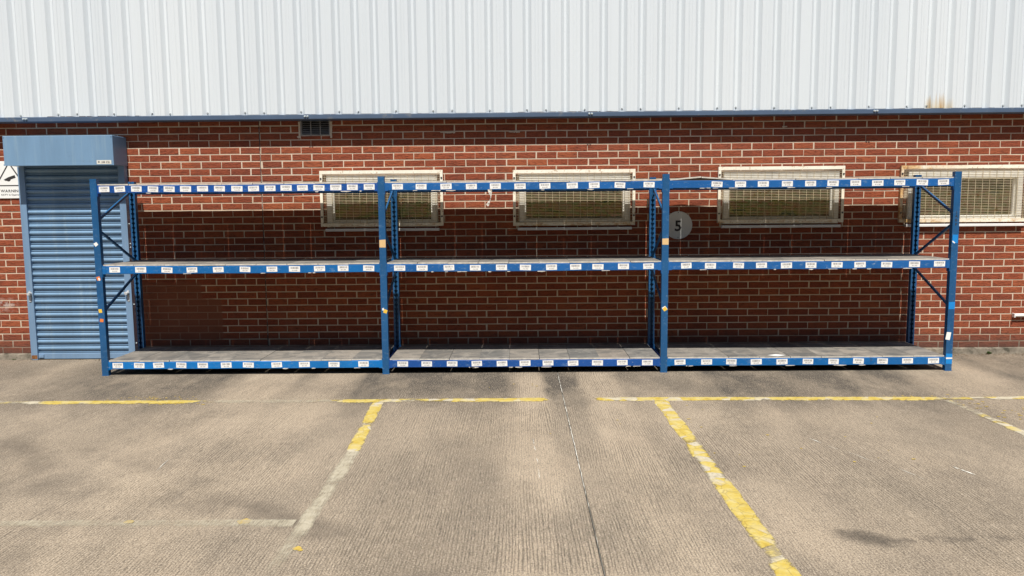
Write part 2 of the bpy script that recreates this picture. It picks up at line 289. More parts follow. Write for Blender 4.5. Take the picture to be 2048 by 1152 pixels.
# ------------------------------------------------------------------ geometry helpers
class MB:
    def __init__(s): s.v, s.f, s.mi = [], [], []; s.cur = 0
    def face(s, pts):
        i = len(s.v); s.v += [tuple(p) for p in pts]; s.f.append(tuple(range(i, i+len(pts)))); s.mi.append(s.cur); return s
    def box(s, x0, x1, y0, y1, z0, z1):
        i = len(s.v)
        s.v += [(x0, y0, z0), (x1, y0, z0), (x1, y1, z0), (x0, y1, z0), (x0, y0, z1), (x1, y0, z1), (x1, y1, z1), (x0, y1, z1)]
        for q in ((0, 3, 2, 1), (4, 5, 6, 7), (0, 1, 5, 4), (1, 2, 6, 5), (2, 3, 7, 6), (3, 0, 4, 7)): s.f.append(tuple(i+k for k in q)); s.mi.append(s.cur)
        return s
    def prism(s, poly, y0, y1):        # poly in (x,z) counter-clockwise seen from -y; front at y0
        n = len(poly); i = len(s.v)
        s.v += [(x, y0, z) for x, z in poly] + [(x, y1, z) for x, z in poly]
        s.f.append(tuple(i+k for k in range(n))); s.mi.append(s.cur)
        s.f.append(tuple(i+n+k for k in reversed(range(n)))); s.mi.append(s.cur)
        for k in range(n):
            l = (k+1) % n; s.f.append((i+l, i+k, i+n+k, i+n+l)); s.mi.append(s.cur)
        return s
    def extr_x(s, prof, x0, x1, close=False):  # prof list of (y,z) swept along x
        n = len(prof); i = len(s.v)
        s.v += [(x0, y, z) for y, z in prof] + [(x1, y, z) for y, z in prof]
        for k in range(n if close else n-1):
            l = (k+1) % n; s.f.append((i+k, i+n+k, i+n+l, i+l)); s.mi.append(s.cur)
        if close:
            s.f.append(tuple(i+k for k in range(n))); s.f.append(tuple(i+n+k for k in reversed(range(n)))); s.mi += [s.cur]*2
        return s
    def cyl(s, p, axis, r, L, seg=10, r2=None):   # axis unit vector
        a = Vector(axis).normalized(); t = a.orthogonal().normalized(); b = a.cross(t); p = Vector(p); i = len(s.v); r2 = r if r2 is None else r2
        for k in range(seg):
            an = 2*math.pi*k/seg; d = t*math.cos(an) + b*math.sin(an)
            s.v.append(tuple(p+d*r)); s.v.append(tuple(p+a*L+d*r2))
        for k in range(seg):
            l = (k+1) % seg; s.f.append((i+2*k, i+2*l, i+2*l+1, i+2*k+1)); s.mi.append(s.cur)
        s.f.append(tuple(i+2*k for k in reversed(range(seg)))); s.f.append(tuple(i+2*k+1 for k in range(seg))); s.mi += [s.cur]*2
        return s
    def bar(s, a, b, w, h):
        a, b = Vector(a), Vector(b); d = (b-a).normalized(); sx = Vector((1, 0, 0)); u = d.cross(sx).normalized()
        i = len(s.v)
        for q in (a, b):
            for sx_, su in ((-1, -1), (1, -1), (1, 1), (-1, 1)): s.v.append(tuple(q + sx*sx_*w/2 + u*su*h/2))
        for q in ((3, 2, 1, 0), (4, 5, 6, 7), (0, 1, 5, 4), (1, 2, 6, 5), (2, 3, 7, 6), (3, 0, 4, 7)): s.f.append(tuple(i+k for k in q)); s.mi.append(s.cur)
        return s
    def mesh(s, name, mats, smooth=False):
        me = bpy.data.meshes.new(name); me.from_pydata(s.v, [], s.f)
        for m in (mats if isinstance(mats, (list, tuple)) else [mats]): me.materials.append(MAT[m] if isinstance(m, str) else m)
        me.polygons.foreach_set('material_index', s.mi)
        if smooth: me.polygons.foreach_set('use_smooth', [True]*len(me.polygons))
        me.update(); return me
    def build(s, name, mats, parent=None, smooth=False, bevel=0.):
        me = s.mesh(name, mats, smooth)
        bm = bmesh.new(); bm.from_mesh(me)
        if bevel:
            bmesh.ops.remove_doubles(bm, verts=bm.verts, dist=1e-5)
            bmesh.ops.bevel(bm, geom=[e for e in bm.edges if e.is_manifold and e.calc_face_angle(0) > .6], offset=bevel, segments=1, affect='EDGES')
        bmesh.ops.recalc_face_normals(bm, faces=bm.faces) if not smooth else None
        bm.to_mesh(me); bm.free()
        return link(name, me, parent)
def link(name, me, parent=None):
    o = bpy.data.objects.new(name, me); COL.objects.link(o)
    if parent: o.parent = parent
    return o
def tag(o, label, cat, group=None, kind=None):
    o['label'] = label; o['category'] = cat
    if group: o['group'] = group
    if kind: o['kind'] = kind
    return o
def empty(name, loc=(0, 0, 0)):
    o = bpy.data.objects.new(name, None); COL.objects.link(o); o.location = loc; o.empty_display_size = .1; return o

# glyph meshes from the built-in font, reused for all lettering
GLY = {}
def glyph(ch):
    if ch not in GLY:
        cu = bpy.data.curves.new('glyph', 'FONT'); cu.body = ch; cu.size = 1; cu.resolution_u = 2; cu.offset = .022
        ob = bpy.data.objects.new('glyph', cu); COL.objects.link(ob)
        dg = bpy.context.evaluated_depsgraph_get(); me = bpy.data.meshes.new_from_object(ob.evaluated_get(dg))
        vs = [(v.co.x, v.co.y) for v in me.vertices]; fs = [tuple(p.vertices) for p in me.polygons]
        adv = (max([v[0] for v in vs]) + .06) if vs else .3
        bpy.data.objects.remove(ob); bpy.data.curves.remove(cu); bpy.data.meshes.remove(me)
        GLY[ch] = (vs, fs, adv)
    return GLY[ch]
def text(mb, body, cx, cz, h, y, width=None):
    sc = h/.73; w = sum(glyph(c)[2] for c in body)*sc; sx = sc if not width else sc*width/w
    x = cx - (width or w)/2
    for c in body:
        vs, fs, adv = glyph(c); i = len(mb.v)
        mb.v += [(x+a*sx, y, cz-h/2+b*sc) for a, b in vs]
        for f in fs: mb.f.append(tuple(i+k for k in f)); mb.mi.append(mb.cur)
        x += adv*sx

# ================================================================== GROUND
gmb = MB(); gmb.face([(-400, -600, -.02), (400, -600, -.02), (400, 60, -.02), (-400, 60, -.02)])
ground = gmb.build('ground', 'joint'); ground['kind'] = 'structure'
# unseen far ground behind the camera, made dark to cut bounce onto the wall
def slab(x0, x1, y0, y1, tilt=0.):
    m = MB(); m.box(x0, x1, y0, y1, -.019, 0.); o = m.build('concrete_slab' if y0 > -10 else 'bounce_cut_ground', 'concrete' if y0 > -10 else 'bounce_cut', ground, bevel=.004); return o
JX, G = .374, .004
for xa, xb in ((-300, -7.2), (-7.2, JX), (JX, 7.9), (7.9, 300)):
    for ya, yb in ((-500, -9.6), (-9.6, -1.985), (-1.985, .0)):
        slab(xa+G, xb-G, ya+G, yb-G)
# white weathered sealant standing in the joint that runs to the rack
m = MB(); yy = -.9; pts = []
while yy > -5.6:
    c = JX + random.uniform(-.0018, .0018); w = random.uniform(.0010, .0030) if yy > -4.1 and random.random() < .9 or random.random() < .2 else .0004
    pts.append((c, w, yy)); yy -= random.uniform(.03, .07)
for (c0, w0, y0), (c1, w1, y1) in zip(pts, pts[1:]): m.face([(c0-w0, y0, .0022), (c1-w1, y1, .0022), (c1+w1, y1, .0022), (c0+w0, y0, .0022)])
m.build('joint_sealant', 'sealant', ground)

def line(name, label, stations, width, zz=.004, along='x', rag=.005, group='painted parking bay lines'):
    """stations: (pos, cross, wear, yellow)"""
    m = MB(); att_w, att_y, att_e = [], [], []; rows = []
    for (p0, c0, w0, q0), (p1, c1, w1, q1) in zip(stations, stations[1:]):
        n = max(1, int(abs(p1-p0)/.035))
        for k in range(n):
            t = k/n; rows.append((p0+(p1-p0)*t, c0+(c1-c0)*t, w0+(w1-w0)*t, q0+(q1-q0)*t))
    rows.append(stations[-1]); NC = 7; ea = eb = 0
    for p, c, w, q in rows:
        ea = .6*ea + random.uniform(-rag, rag); eb = .6*eb + random.uniform(-rag, rag)
        for k in range(NC):
            t = -width/2+ea + (width+eb-ea)*k/(NC-1)
            zc = zz if 0 < k < NC-1 else .0008
            m.v.append((p, c+t, zc) if along == 'x' else (c+t, p, zc)); att_w.append(w); att_y.append(q); att_e.append(abs(2*k/(NC-1)-1))
    for r in range(len(rows)-1):
        for k in range(NC-1):
            i = r*NC+k; m.f.append((i, i+1, i+NC+1, i+NC)); m.mi.append(0)
    o = m.build(name, 'paint')
    for nm, dat in (('wear', att_w), ('yellow', att_y), ('rim', att_e)):
        a = o.data.attributes.new(nm, 'FLOAT', 'POINT'); a.data.foreach_set('value', dat)
    for p in o.data.polygons:
        if p.normal.z < 0: p.flip()
    return tag(o, label, 'parking line', group)
YL = -1.985
line('parking_line', 'long yellow parking line on concrete running parallel to the rack', [(-6.4, YL, .3, .3), (-4.3, YL, .32, .15), (-4.1, YL, .22, .8), (-2.95, YL, .24, .9), (-2.7, YL, .5, .5), (-2.62, YL, .30, -.4), (-1.95, YL, .34, -.4), (-1.80, YL, .4, .4), (-1.4, YL, .26, .8), (-.85, YL+.01, .34, .5), (-.6, YL+.01, .2, .8), (.18, YL+.015, .18, .9), (.28, YL+.015, .85, .5), (.60, YL+.015, .85, .5), (.68, YL+.015, .22, .8), (1.2, YL+.015, .1, .6), (2.2, YL, .22, .8), (3.4, YL-.02, .2, 1.), (3.7, YL-.03, .42, .5), (4.3, YL-.03, .25, .6), (6.4, YL-.03, .3, .5)], .122)
line('parking_line', 'parking bay divider yellow near the rack and worn white towards its corner', [(-2.05, -1.230, .02, .7), (-2.25, -1.215, .10, 1.), (-2.62, -1.195, .12, 1.), (-2.72, -1.19, .32, .2), (-2.9, -1.18, .12, 1.1), (-3.3, -1.16, .16, 1.1), (-3.36, -1.155, .30, .0), (-3.40, -1.155, .10, -.4), (-3.75, -1.15, .06, -.4), (-3.95, -1.15, .26, -.4), (-4.45, -1.146, .10, -.4), (-4.62, -1.146, .08, -.4), (-4.75, -1.146, .32, -.4), (-5.25, -1.146, .42, -.4)], .098, along='y')
line('parking_line', 'thick cracked yellow bay divider running towards the viewer on the right', [(-2.05, 1.205, .02, .6), (-2.12, 1.20, .05, .6), (-2.6, 1.202, .14, .95), (-3.05, 1.202, .14, .9), (-3.2, 1.202, .24, .4), (-3.5, 1.202, .18, .9), (-3.75, 1.202, .26, .5), (-3.95, 1.202, .22, .55), (-4.1, 1.202, .14, 1.), (-4.7, 1.202, .18, 1.), (-4.85, 1.202, .34, .6), (-5.2, 1.20, .15, 1.), (-6.2, 1.20, .2, .8)], .118, along='y')
line('parking_line', 'faded white parking line across the left foreground', [(-3.3, -4.535, .46, -.4), (-2.6, -4.535, .30, -.4), (-2.2, -4.535, .32, -.4), (-1.8, -4.535, .24, -.4), (-1.5, -4.535, .26, -.4), (-1.202, -4.54, .12, -.4)], .10)
line('parking_line', 'broken cream bay divider at the right edge beyond the rack end', [(-2.09, 3.62, .34, .4), (-2.25, 3.63, .42, .2), (-2.45, 3.64, .44, .0), (-2.6, 3.645, .30, .2), (-3.1, 3.645, .24, .3), (-3.6, 3.645, .35, .3)], .10, along='y')
# loose flakes and blobs of the same paint
m = MB(); fw = []
def flake(x, y, r, asp=1.):
    k = random.randint(5, 7); a0 = random.random()*6; i = len(m.v)
    m.v.extend([(x+asp*r*random.uniform(.7, 1.15)*math.cos(a0+6.283*t/k), y+r*random.uniform(.7, 1.15)*math.sin(a0+6.283*t/k), .0035) for t in range(k)]); m.f.append(tuple(range(i, i+k))); m.mi.append(0)
for x, y, r in ((-2.095, -4.52, .026), (-1.475, -4.52, .036), (-1.10, -4.84, .022), (-1.08, -4.86, .013)): flake(x, y, r, 1.1)
for cx, cy, sx, sy, n in ((-3.2, -1.86, .3, .06, 40), (-2.95, -2.06, .22, .03, 16), (2.1, -1.97, .5, .03, 36), (3.4, -1.97, .4, .05, 40), (3.75, -2.25, .12, .16, 26), (3.95, -2.5, .15, .2, 26), (.0, -1.5, .25, .12, 5), (2.4, -3.2, .9, .8, 10), (-.2, -2.6, 1.5, .4, 5), (1.4, -3.0, .2, .8, 10)):
    for _ in range(n): flake(random.gauss(cx, sx*.6), random.gauss(cy, sy*.6), random.uniform(.003, .010), random.uniform(1, 2))
o = m.build('paint_flakes', m_plain('loose_yellow_paint', (.46, .33, .07), .7, .3, var=.2, sc=15)); o['kind'] = 'stuff'; tag(o, 'loose yellow paint flakes scattered along the parking lines', 'paint flakes')
m = MB()
for x0, y0, x1, y1, w in ((2.735, -3.72, 2.785, -3.87, .011), (2.06, -3.12, 2.10, -3.22, .008), (2.12, -3.28, 2.16, -3.38, .003), (.086, -3.08, .092, -3.22, .007), (.090, -3.25, .10, -3.36, .004), (.105, -3.5, .108, -3.62, .003), (.110, -3.72, .112, -3.9, .003), (-2.36, -3.48, -2.33, -3.75, .003), (2.38, -3.75, 2.44, -3.95, .003), (2.20, -3.42, 2.30, -3.66, .0025)):
    n = 8; e = [(x0+(x1-x0)*k/n+random.uniform(-.003, .003), y0+(y1-y0)*k/n, w*random.uniform(.3, 1.)*math.sin(math.pi*(k+.4)/(n+.8))) for k in range(n+1)]
    for (xa, ya, wa), (xb, yb, wb) in zip(e, e[1:]):
        if random.random() < .9: m.face([(xa-wa, ya, .003), (xb-wb, yb, .003), (xb+wb, yb, .003), (xa+wa, ya, .003)])
o = m.build('white_paint_scrapes', 'sealant'); o['kind'] = 'stuff'; tag(o, 'thin white paint scrapes on the concrete between the lines', 'paint marks')

# ================================================================== WALL
WX0, WX1, WT = -7.4, 7.6, 2.70
WIN = [(-2.132, -.905), (-.002, 1.222), (2.245, 3.512), (4.262, 5.515)]   # opening in the wall
WZ0, WZ1 = 1.468, 2.035
GR = [(-2.197, -.840, 1.472, 2.085), (-.069, 1.274, 1.466, 2.076), (2.181, 3.559, 1.477, 2.090), (4.170, 5.560, 1.468, 2.086)]
VENT = (-2.398, -2.071, 2.472, 2.69)
SHX0, SHX1 = -5.45, -4.41
OPEN = [(a, b, WZ0, WZ1) for a, b in WIN] + [VENT, (-2.857, -2.851, -.1, 3.)]
def subtract(rects, o):
    out = []
    for a, b, c, d in rects:
        x0, x1, z0, z1 = max(a, o[0]), min(b, o[1]), max(c, o[2]), min(d, o[3])
        if x0 >= x1 or z0 >= z1: out.append((a, b, c, d)); continue
        if a < x0: out.append((a, x0, c, d))
        if x1 < b: out.append((x1, b, c, d))
        if c < z0: out.append((x0, x1, c, z0))
        if z1 < d: out.append((x0, x1, z1, d))
    return out
rects = [(WX0, WX1, 0., WT)]
for o in OPEN: rects = subtract(rects, o)
m = MB()
for a, b, c, d in rects: m.face([(a, 0.0, c), (b, 0.0, c), (b, 0.0, d), (a, 0.0, d)])
m.face([(WX0, .35, 0), (WX1, .35, 0), (WX1, .35, WT), (WX0, .35, WT)])
for a, b, c, d in OPEN:                                   # reveals
    m.face([(a, 0, c), (a, 0, d), (a, .35, d), (a, .35, c)]); m.face([(b, 0, d), (b, 0, c), (b, .35, c), (b, .35, d)])
    m.face([(a, 0, d), (b, 0, d), (b, .35, d), (a, .35, d)]); m.face([(a, 0, c), (a, .35, c), (b, .35, c), (b, 0, c)])
wall = m.mesh('brick_wall', 'mortar'); wall = link('brick_wall', wall)
tag(wall, 'long red brick wall with pale mortar below the white cladding', 'wall')
bricks = []
nrow = int((WT-BZ0)/BG)+1
for r in range(0, nrow):
    z0 = BZ0 + r*BG + .0055; z1 = BZ0 + (r+1)*BG - .0055
    if z0 > WT-.03: continue
    sh = BX0 + (BP/2 if r % 2 else 0) + random.uniform(-.009, .009); dz = random.uniform(-.0012, .0012); z0 += dz; z1 += dz
    k0 = int((WX0-sh)/BP)
    for k in range(k0, int((WX1-sh)/BP)):
        x0 = sh + k*BP + .0055 + random.uniform(-.003, .0035); x1 = sh + (k+1)*BP - .0055 + random.uniform(-.0035, .003)
        pcs = [(x0, x1, z0, z1)]
        for a, b, c, d in OPEN: pcs = subtract(pcs, (a-(.006 if b-a > .1 else .0015), b+(.006 if b-a > .1 else .0015), c-.006 if c > 0 else c, d+.006))
        for q in pcs:
            if q[1]-q[0] > .025 and q[3]-q[2] > .014: bricks.append(q)
def brick_geo(m, q, cx=0., cz=0., var=0):
    rnd = random.Random(hash((round(q[0], 3), round(q[2], 3))))
    a, b, c, d = q[0]-cx, q[1]-cx, q[2]-cz, q[3]-cz; e = .0045; j = lambda s=.0019: rnd.uniform(-s, s)
    yf = -.0026 + rnd.uniform(-.0016, .0010); i = len(m.v); mx = (a+b)/2+j(.02)
    back = [(a, .002, c), (b, .002, c), (b, .002, d), (a, .002, d)]
    rim = [(a+j(), yf+.0016, c+j()), (b+j(), yf+.0016, c+j()), (b+j(), yf+.0016, d+j()), (a+j(), yf+.0016, d+j())]
    fr = [(a+e+j(), yf+j(.0006), c+e+j()), (mx, yf+j(.0008), c+e+j(.002)), (b-e+j(), yf+j(.0006), c+e+j()), (b-e+j(), yf+j(.0006), d-e+j()), (mx, yf+j(.0008), d-e+j(.002)), (a+e+j(), yf+j(.0006), d-e+j())]
    m.v += back+rim+fr
    for q_ in ((0, 1, 5, 4), (1, 2, 6, 5), (2, 3, 7, 6), (3, 0, 4, 7), (4, 5, 10, 9, 8), (5, 6, 11, 10), (6, 7, 13, 12, 11), (7, 4, 8, 13), (8, 9, 12, 13), (9, 10, 11, 12)):
        m.f.append(tuple(i+k for k in q_)); m.mi.append(0)
RX = [-4.213, -1.361, 1.442, 4.289]
def shown(q):                                              # size on the picture, nothing for what is hidden
    x, z = (q[0]+q[1])/2, (q[2]+q[3])/2
    if not -5.6 < x < 5.5 or q[1]-q[0] < .2: return 0
    if any(g[0]-.12 < x < g[1]+.12 and g[2]-.1 < z < g[3]+.03 for g in GR) or x < -4.1: return 0
    for lo, hi in ((1.78, 1.93), (.94, 1.13), (0, .36)):
        if lo < z < hi: return 0
    if any(abs(x*.9-rx) < .1 for rx in RX) or (x*x+1 < 0): return 0
    return (1+.004*x)/(1 + .0)*(1+.03*(z-1.6))
order = sorted(range(len(bricks)), key=lambda i: -shown(bricks[i])); single = set(order[:296])
m = MB()
for i, q in enumerate(bricks):
    if i not in single: brick_geo(m, q)
o = m.build('bricks', 'brick', wall); o['kind'] = 'stuff'
for i in sorted(single):
    q = bricks[i]; cx, cz = (q[0]+q[1])/2, (q[2]+q[3])/2; m = MB(); brick_geo(m, q, cx, cz); o = m.build('brick', 'brick', wall); o.location = (cx, 0, cz)
# rough concrete plinth and vertical movement joint
m = MB(); N = 260
for k in range(N):
    xa = WX0+(WX1-WX0)*k/N; xb = WX0+(WX1-WX0)*(k+1)/N
    if k == 0 or -5.5 < xa < -4.37: pa = (random.uniform(.03, .05), random.uniform(.05, .062))
    pb = (random.uniform(.030, .046), random.uniform(.048, .062))
    if -5.5 < xa < -4.37: continue
    m.face([(xa, -pa[0]-.012, 0.), (xb, -pb[0]-.012, 0.), (xb, -pb[0], pb[1]), (xa, -pa[0], pa[1])]); m.face([(xa, -pa[0], pa[1]), (xb, -pb[0], pb[1]), (xb, 0, .066), (xa, 0, .066)]); pa = pb
m.build('plinth', 'plinth', wall)
m = MB(); pz = 0.; pw = .004
while pz < WT:
    nz = pz+random.uniform(.02, .06); nw = random.uniform(.002, .0055)
    m.face([(-2.854-pw, -.003, pz), (-2.854+pw, -.003, pz), (-2.854+nw, -.003, nz), (-2.854-nw, -.003, nz)]); pz, pw = nz, nw
m.build('movement_joint', 'mastic', wall)
# mortar smears here and there
m = MB()
for x, z, w in ((-.78, 2.492, .16), (-.05, 2.492, .12), (3.36, 2.50, .12), (-2.42, 2.46, .03), (2.9, 2.52, .05)):
    for k in range(9):
        xx = x+(k/9-.5)*w; hgt = random.uniform(.004, .012); m.prism([(xx, z-hgt), (xx+w/9*1.1, z-hgt*random.uniform(.4, 1)), (xx+w/9*1.1, z+.004), (xx, z+.006)], -.0125, -.002)
m.build('mortar_smear', 'mortar', wall)
for a, b in ((VENT[0]-.022, VENT[0]-.001), (VENT[1]+.001, VENT[1]+.026)):
    m = MB(); z = VENT[2]-.03; pts = []
    while z < 2.64: pts.append((z, random.uniform(-.006, .006))); z += .02
    for (z0, j0), (z1, j1) in zip(pts, pts[1:]): 
        o0, o1 = ((a+j0, b), (a+j1, b)) if a < VENT[0] else ((a, b+j0), (a, b+j1))
        m.face([(o0[0], -.013, z0), (o0[1], -.013, z0), (o1[1], -.013, z1), (o1[0], -.013, z1)])
    m.build('mortar_fillet', 'mortar', wall)

# ================================================================== CLADDING
clad = empty('metal_cladding', (0, -.14, 2.63)); tag(clad, 'white ribbed metal cladding covering the upper wall', 'cladding')
PC = .2035; T0 = .095; FL, SLP, YO, YI = .112, .0325, -.150, -.112
off = Vector((0, .14, -2.63))
def sheet(k0):
    """five ribs; trough centres at T0+PC*(k0..k0+4)"""
    m = MB(); prof = []
    x = T0 + PC*k0 - PC/2
    prof.append((x-.02, YO+.0015))
    for k in range(5):
        c = T0 + PC*(k0+k); hb = (PC-FL)/2-SLP
        prof += [(c-hb-SLP, YO), (c-hb, YI), (c+hb, YI), (c+hb+SLP, YO)]
        if k < 4: prof += [(c+PC/2-.022, YO), (c+PC/2-.019, YO+.0016), (c+PC/2-.013, YO+.0016), (c+PC/2-.010, YO), (c+PC/2+.010, YO), (c+PC/2+.013, YO+.0016), (c+PC/2+.019, YO+.0016), (c+PC/2+.022, YO)]
    prof.append((x+5*PC-.001, YO)); zb = 2.684 + random.uniform(-.003, .003)
    for (xa, ya), (xb, yb) in zip(prof, prof[1:]): m.face([(xa, ya, zb), (xb, yb, zb), (xb, yb, 5.6), (xa, ya, 5.6)])
    o = m.build('cladding_sheet', 'clad', clad); o.location = off
    sol = o.modifiers.new('thickness', 'SOLIDIFY'); sol.thickness = .0012; sol.offset = -1
    for k in (0, 1, 3):
        c = T0+PC*(k0+k)
        s_ = MB(); zz = zb+.024+random.uniform(-.004, .006); s_.cyl((c+random.uniform(-.004, .004), YI-.001, zz), (0, -1, 0), .0095, .0025, 10); s_.cur = 1
        s_.cyl((c, YI-.0035, zz), (0, -1, 0), .0055, .007, 6)
        b = s_.build('screw', ['dark', 'zinc'], o)
for k0 in range(-40, 40, 5): 
    if -7.3 < T0+PC*k0 < 6.6: sheet(k0)
m = MB(); m.extr_x([(-.02, 2.6805), (-.1535, 2.6805), (-.156, 2.676), (-.157, 2.634), (-.150, 2.627), (-.02, 2.629)], -7.5, 7.6, True)
o = m.build('drip_flashing', 'flashing', clad, bevel=.0015); o.location = off; fl = o
for c in (-5.33, -2.285, .77, 3.81):
    for dx in (-.014, .014):
        b = MB(); b.cyl((c+dx, -.156, 2.660), (0, -1, 0), .0115, .004, 10); b.cyl((c+dx, -.158, 2.660), (0, -1, 0), .0105, .020, 10, .008); b.build('bolt', 'zinc', fl, smooth=False)

# ================================================================== WINDOWS
names = ['leftmost barred window behind the rack half hidden by its second post', 'second window from the shutter directly above the middle rack bay', 'third window from the shutter right of the round number sign', 'rightmost window partly behind the end of the rack']
gl = ['cream welded mesh grille over the leftmost window', 'cream welded mesh grille over the window above the middle rack bay', 'cream welded mesh grille over the window right of the round number sign', 'rusty orange and cream mesh grille over the rightmost window']
for i, (a, b) in enumerate(WIN):
    w = empty('window', ((a+b)/2, 0, WZ0)); tag(w, names[i], 'window', 'windows in the brick wall'); of = Vector((-(a+b)/2, 0, -WZ0))
    fwid = .060; y0, y1 = -.024, .07
    m = MB(); f = fwid
    ft = .084; m.box(a+.002, b-.002, y0, y1, WZ1-ft, WZ1-.002); m.box(a+.002, b-.002, y0, y1, WZ0+.002, WZ0+f)
    m.box(a+.002, a+f, y0+.001, y1, WZ0+f, WZ1-ft); m.box(b-f, b-.002, y0+.001, y1, WZ0+f, WZ1-ft)
    o = m.build('frame', 'upvc', w, bevel=.003); o.location = of
    m = MB(); g = .016
    m.box(a+f, b-f, .02, .066, WZ1-ft-g, WZ1-ft); m.box(a+f, b-f, .02, .066, WZ0+f, WZ0+f+g); m.box(a+f, a+f+g, .021, .066, WZ0+f+g, WZ1-ft-g); m.box(b-f-g, b-f, .021, .066, WZ0+f+g, WZ1-ft-g)
    o = m.build('glazing_bead', 'upvc', w, bevel=.003); o.location = of
    m = MB(); m.box(a+f, b-f, .048, .056, WZ0+f, WZ1-f); o = m.build('pane', 'glass', w); o.location = of
    m = MB(); zt = (1.449, 1.445, 1.452, 1.449)[i]
    m.prism([(a-.018, zt-.030), (b+.018, zt-.030), (b+.018, zt), (a-.018, zt)], -.052, .0); o = m.build('sill', 'sill', w, bevel=.004); o.location = of
    # grille
    x0, x1, z0, z1 = GR[i]; gm = 'grille_r' if i == 3 else 'grille'
    gr = empty('window_grille', ((x0+x1)/2, -.03, z0)); tag(gr, gl[i], 'window grille', 'mesh grilles over the windows'); of = Vector((-(x0+x1)/2, .03, -z0))
    m = MB(); t = .034; yo, yi = -.044, -.040
    m.box(x0, x1, yo, yi, z1-.036, z1); m.box(x0, x1, yo, yi, z0, z0+.036)
    m.box(x0, x0+.030, yo+.0005, yi, z0+.036, z1-.036); m.box(x1-.030, x1, yo+.0005, yi, z0+.036, z1-.036)
    m.box(x0, x0+.004, yi, -.008, z0, z1); m.box(x1-.004, x1, yi, -.008, z0, z1); m.box(x0+.004, x1-.004, yi, -.026, z0, z0+.004); m.box(x0+.004, x1-.004, yi, -.026, z1-.004, z1)
    o = m.build('frame', gm, gr); o.location = of
    m = MB(); wr = .0017; k = 0; zz = z0+.036+.004
    while zz < z1-.036:
        j = random.uniform(-.0012, .0012); m.box(x0+.02, x1-.02, -.0385, -.0385+2*wr, zz+j-wr*.85, zz+j+wr*.85); zz += .0178
    xx = x0+.055
    while xx < x1-.03: m.box(xx-wr, xx+wr, -.0345, -.0345+2*wr, z0+.02, z1-.02); xx += .0762
    o = m.build('wire_mesh', 'wire', gr); o.location = of; o['kind'] = 'stuff'
    for bx in (x0+.014, x1-.014):
        for bz in (z0+.105, z1-.085):
            m = MB(); m.cyl((bx, yo-.0005, bz), (0, -1, 0), .010, .004, 8); m.cyl((bx, yo-.004, bz), (0, -1, 0), .006, .005, 6); o = m.build('bolt', 'dark', gr); o.location = of

# ================================================================== VENT
v = empty('wall_vent', (-2.235, 0, 2.472)); tag(v, 'dark slatted air vent set in the brick just under the cladding', 'vent'); of = Vector((2.235, 0, -2.472))
a, b, c, d = VENT
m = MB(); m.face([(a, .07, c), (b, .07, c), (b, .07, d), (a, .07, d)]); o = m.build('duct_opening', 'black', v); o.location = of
m = MB(); m.box(a+.001, a+.012, -.006, .05, c+.001, d-.02); m.box(b-.012, b-.001, -.006, .05, c+.001, d-.02); m.box(a+.012, b-.012, -.006, .05, c+.001, c+.010); o = m.build('frame', 'vent', v); o.location = of
for k in range(9):
    z = c+.022+k*.0205; m = MB(); m.extr_x([(-.004, z), (-.001, z+.0045), (.020, z+.013), (.020, z+.009)], a+.013, b-.013, True); o = m.build('louvre_slat', 'vent', v); o.location = of
for xx in (a+.115, a+.218):
    m = MB(); m.box(xx-.003, xx+.003, -.0065, .01, c+.011, d-.02); o = m.build('mullion', 'vent', v); o.location = of

# ================================================================== SIGNS
sx, sz, sr = 1.757, 1.457, .154
s = empty('number_sign', (sx, -.01, sz)); tag(s, 'round grey white sign with a black number 5 on the brick wall', 'sign')
m = MB(); m.cyl((0, .004, 0), (0, -1, 0), sr, .006, 56); o = m.build('disc', 'signg', s, bevel=.0008)
m = MB(); text(m, '5', 0, -.002, .118, -.0033, .088); o = m.build('digit', 'ink', s)
for dz in (-.135, .14):
    m = MB(); m.cyl((-.003, -.002, dz), (0, -1, 0), .005, .003, 8); m.build('screw', 'dark', s)
cx0, cx1, cz0, cz1 = -5.775, -5.535, 1.815, 2.223
s = empty('warning_sign', ((cx0+cx1)/2, -.012, cz0)); tag(s, 'white warning sign with a camera in a triangle beside the shutter', 'sign'); of = Vector((-(cx0+cx1)/2, .012, -cz0))
cxm = -5.643
m = MB(); m.box(cx0-.02, cx1+.02, -.016, -.011, cz0, cz1); o = m.build('board', 'signw', s, bevel=.001); o.location = of
m = MB(); ty, by, hw, th = 2.205, 1.955, .158, .013      # triangle outline
def tri(x0, z0, x1, z1, t):
    d = Vector((x1-x0, z1-z0)).normalized(); nrm = Vector((-d.y, d.x))*t/2
    m.prism([(x0+nrm.x, z0+nrm.y), (x0-nrm.x, z0-nrm.y), (x1-nrm.x, z1-nrm.y), (x1+nrm.x, z1+nrm.y)], -.0172, -.0158)
tri(cxm-hw, by, cxm+hw, by, th*.9); tri(cxm-hw, by, cxm, ty, th); tri(cxm+hw, by, cxm, ty, th)
o = m.build('triangle_symbol', 'ink', s); o.location = of
m = MB()                                                  # CCTV camera pictogram
an = math.radians(18); ca, sa = math.cos(an), math.sin(an); ox, oz = cxm-.002, 2.035
P = lambda u, w: (ox+u*ca-w*sa, oz+u*sa+w*ca)
m.prism([P(-.050, -.014), P(.066, -.016), P(.066, .016), P(-.012, .016), P(-.070, .006)], -.0172, -.0158)
m.prism([(ox-.014+.026*math.cos(t*math.pi/6+math.pi), oz-.010+.024*math.sin(t*math.pi/6+math.pi)) for t in range(7)], -.0174, -.0158)
o = m.build('camera_symbol', 'ink', s); o.location = of
m = MB(); text(m, 'WARNING', cxm+.004, 1.897, .030, -.0172, .232); o = m.build('lettering', 'ink', s); o.location = of
m = MB(); text(m, 'CCTV in Operation', cxm+.012, 1.855, .017, -.0172, .245); o = m.build('lettering', 'ink', s); o.location = of
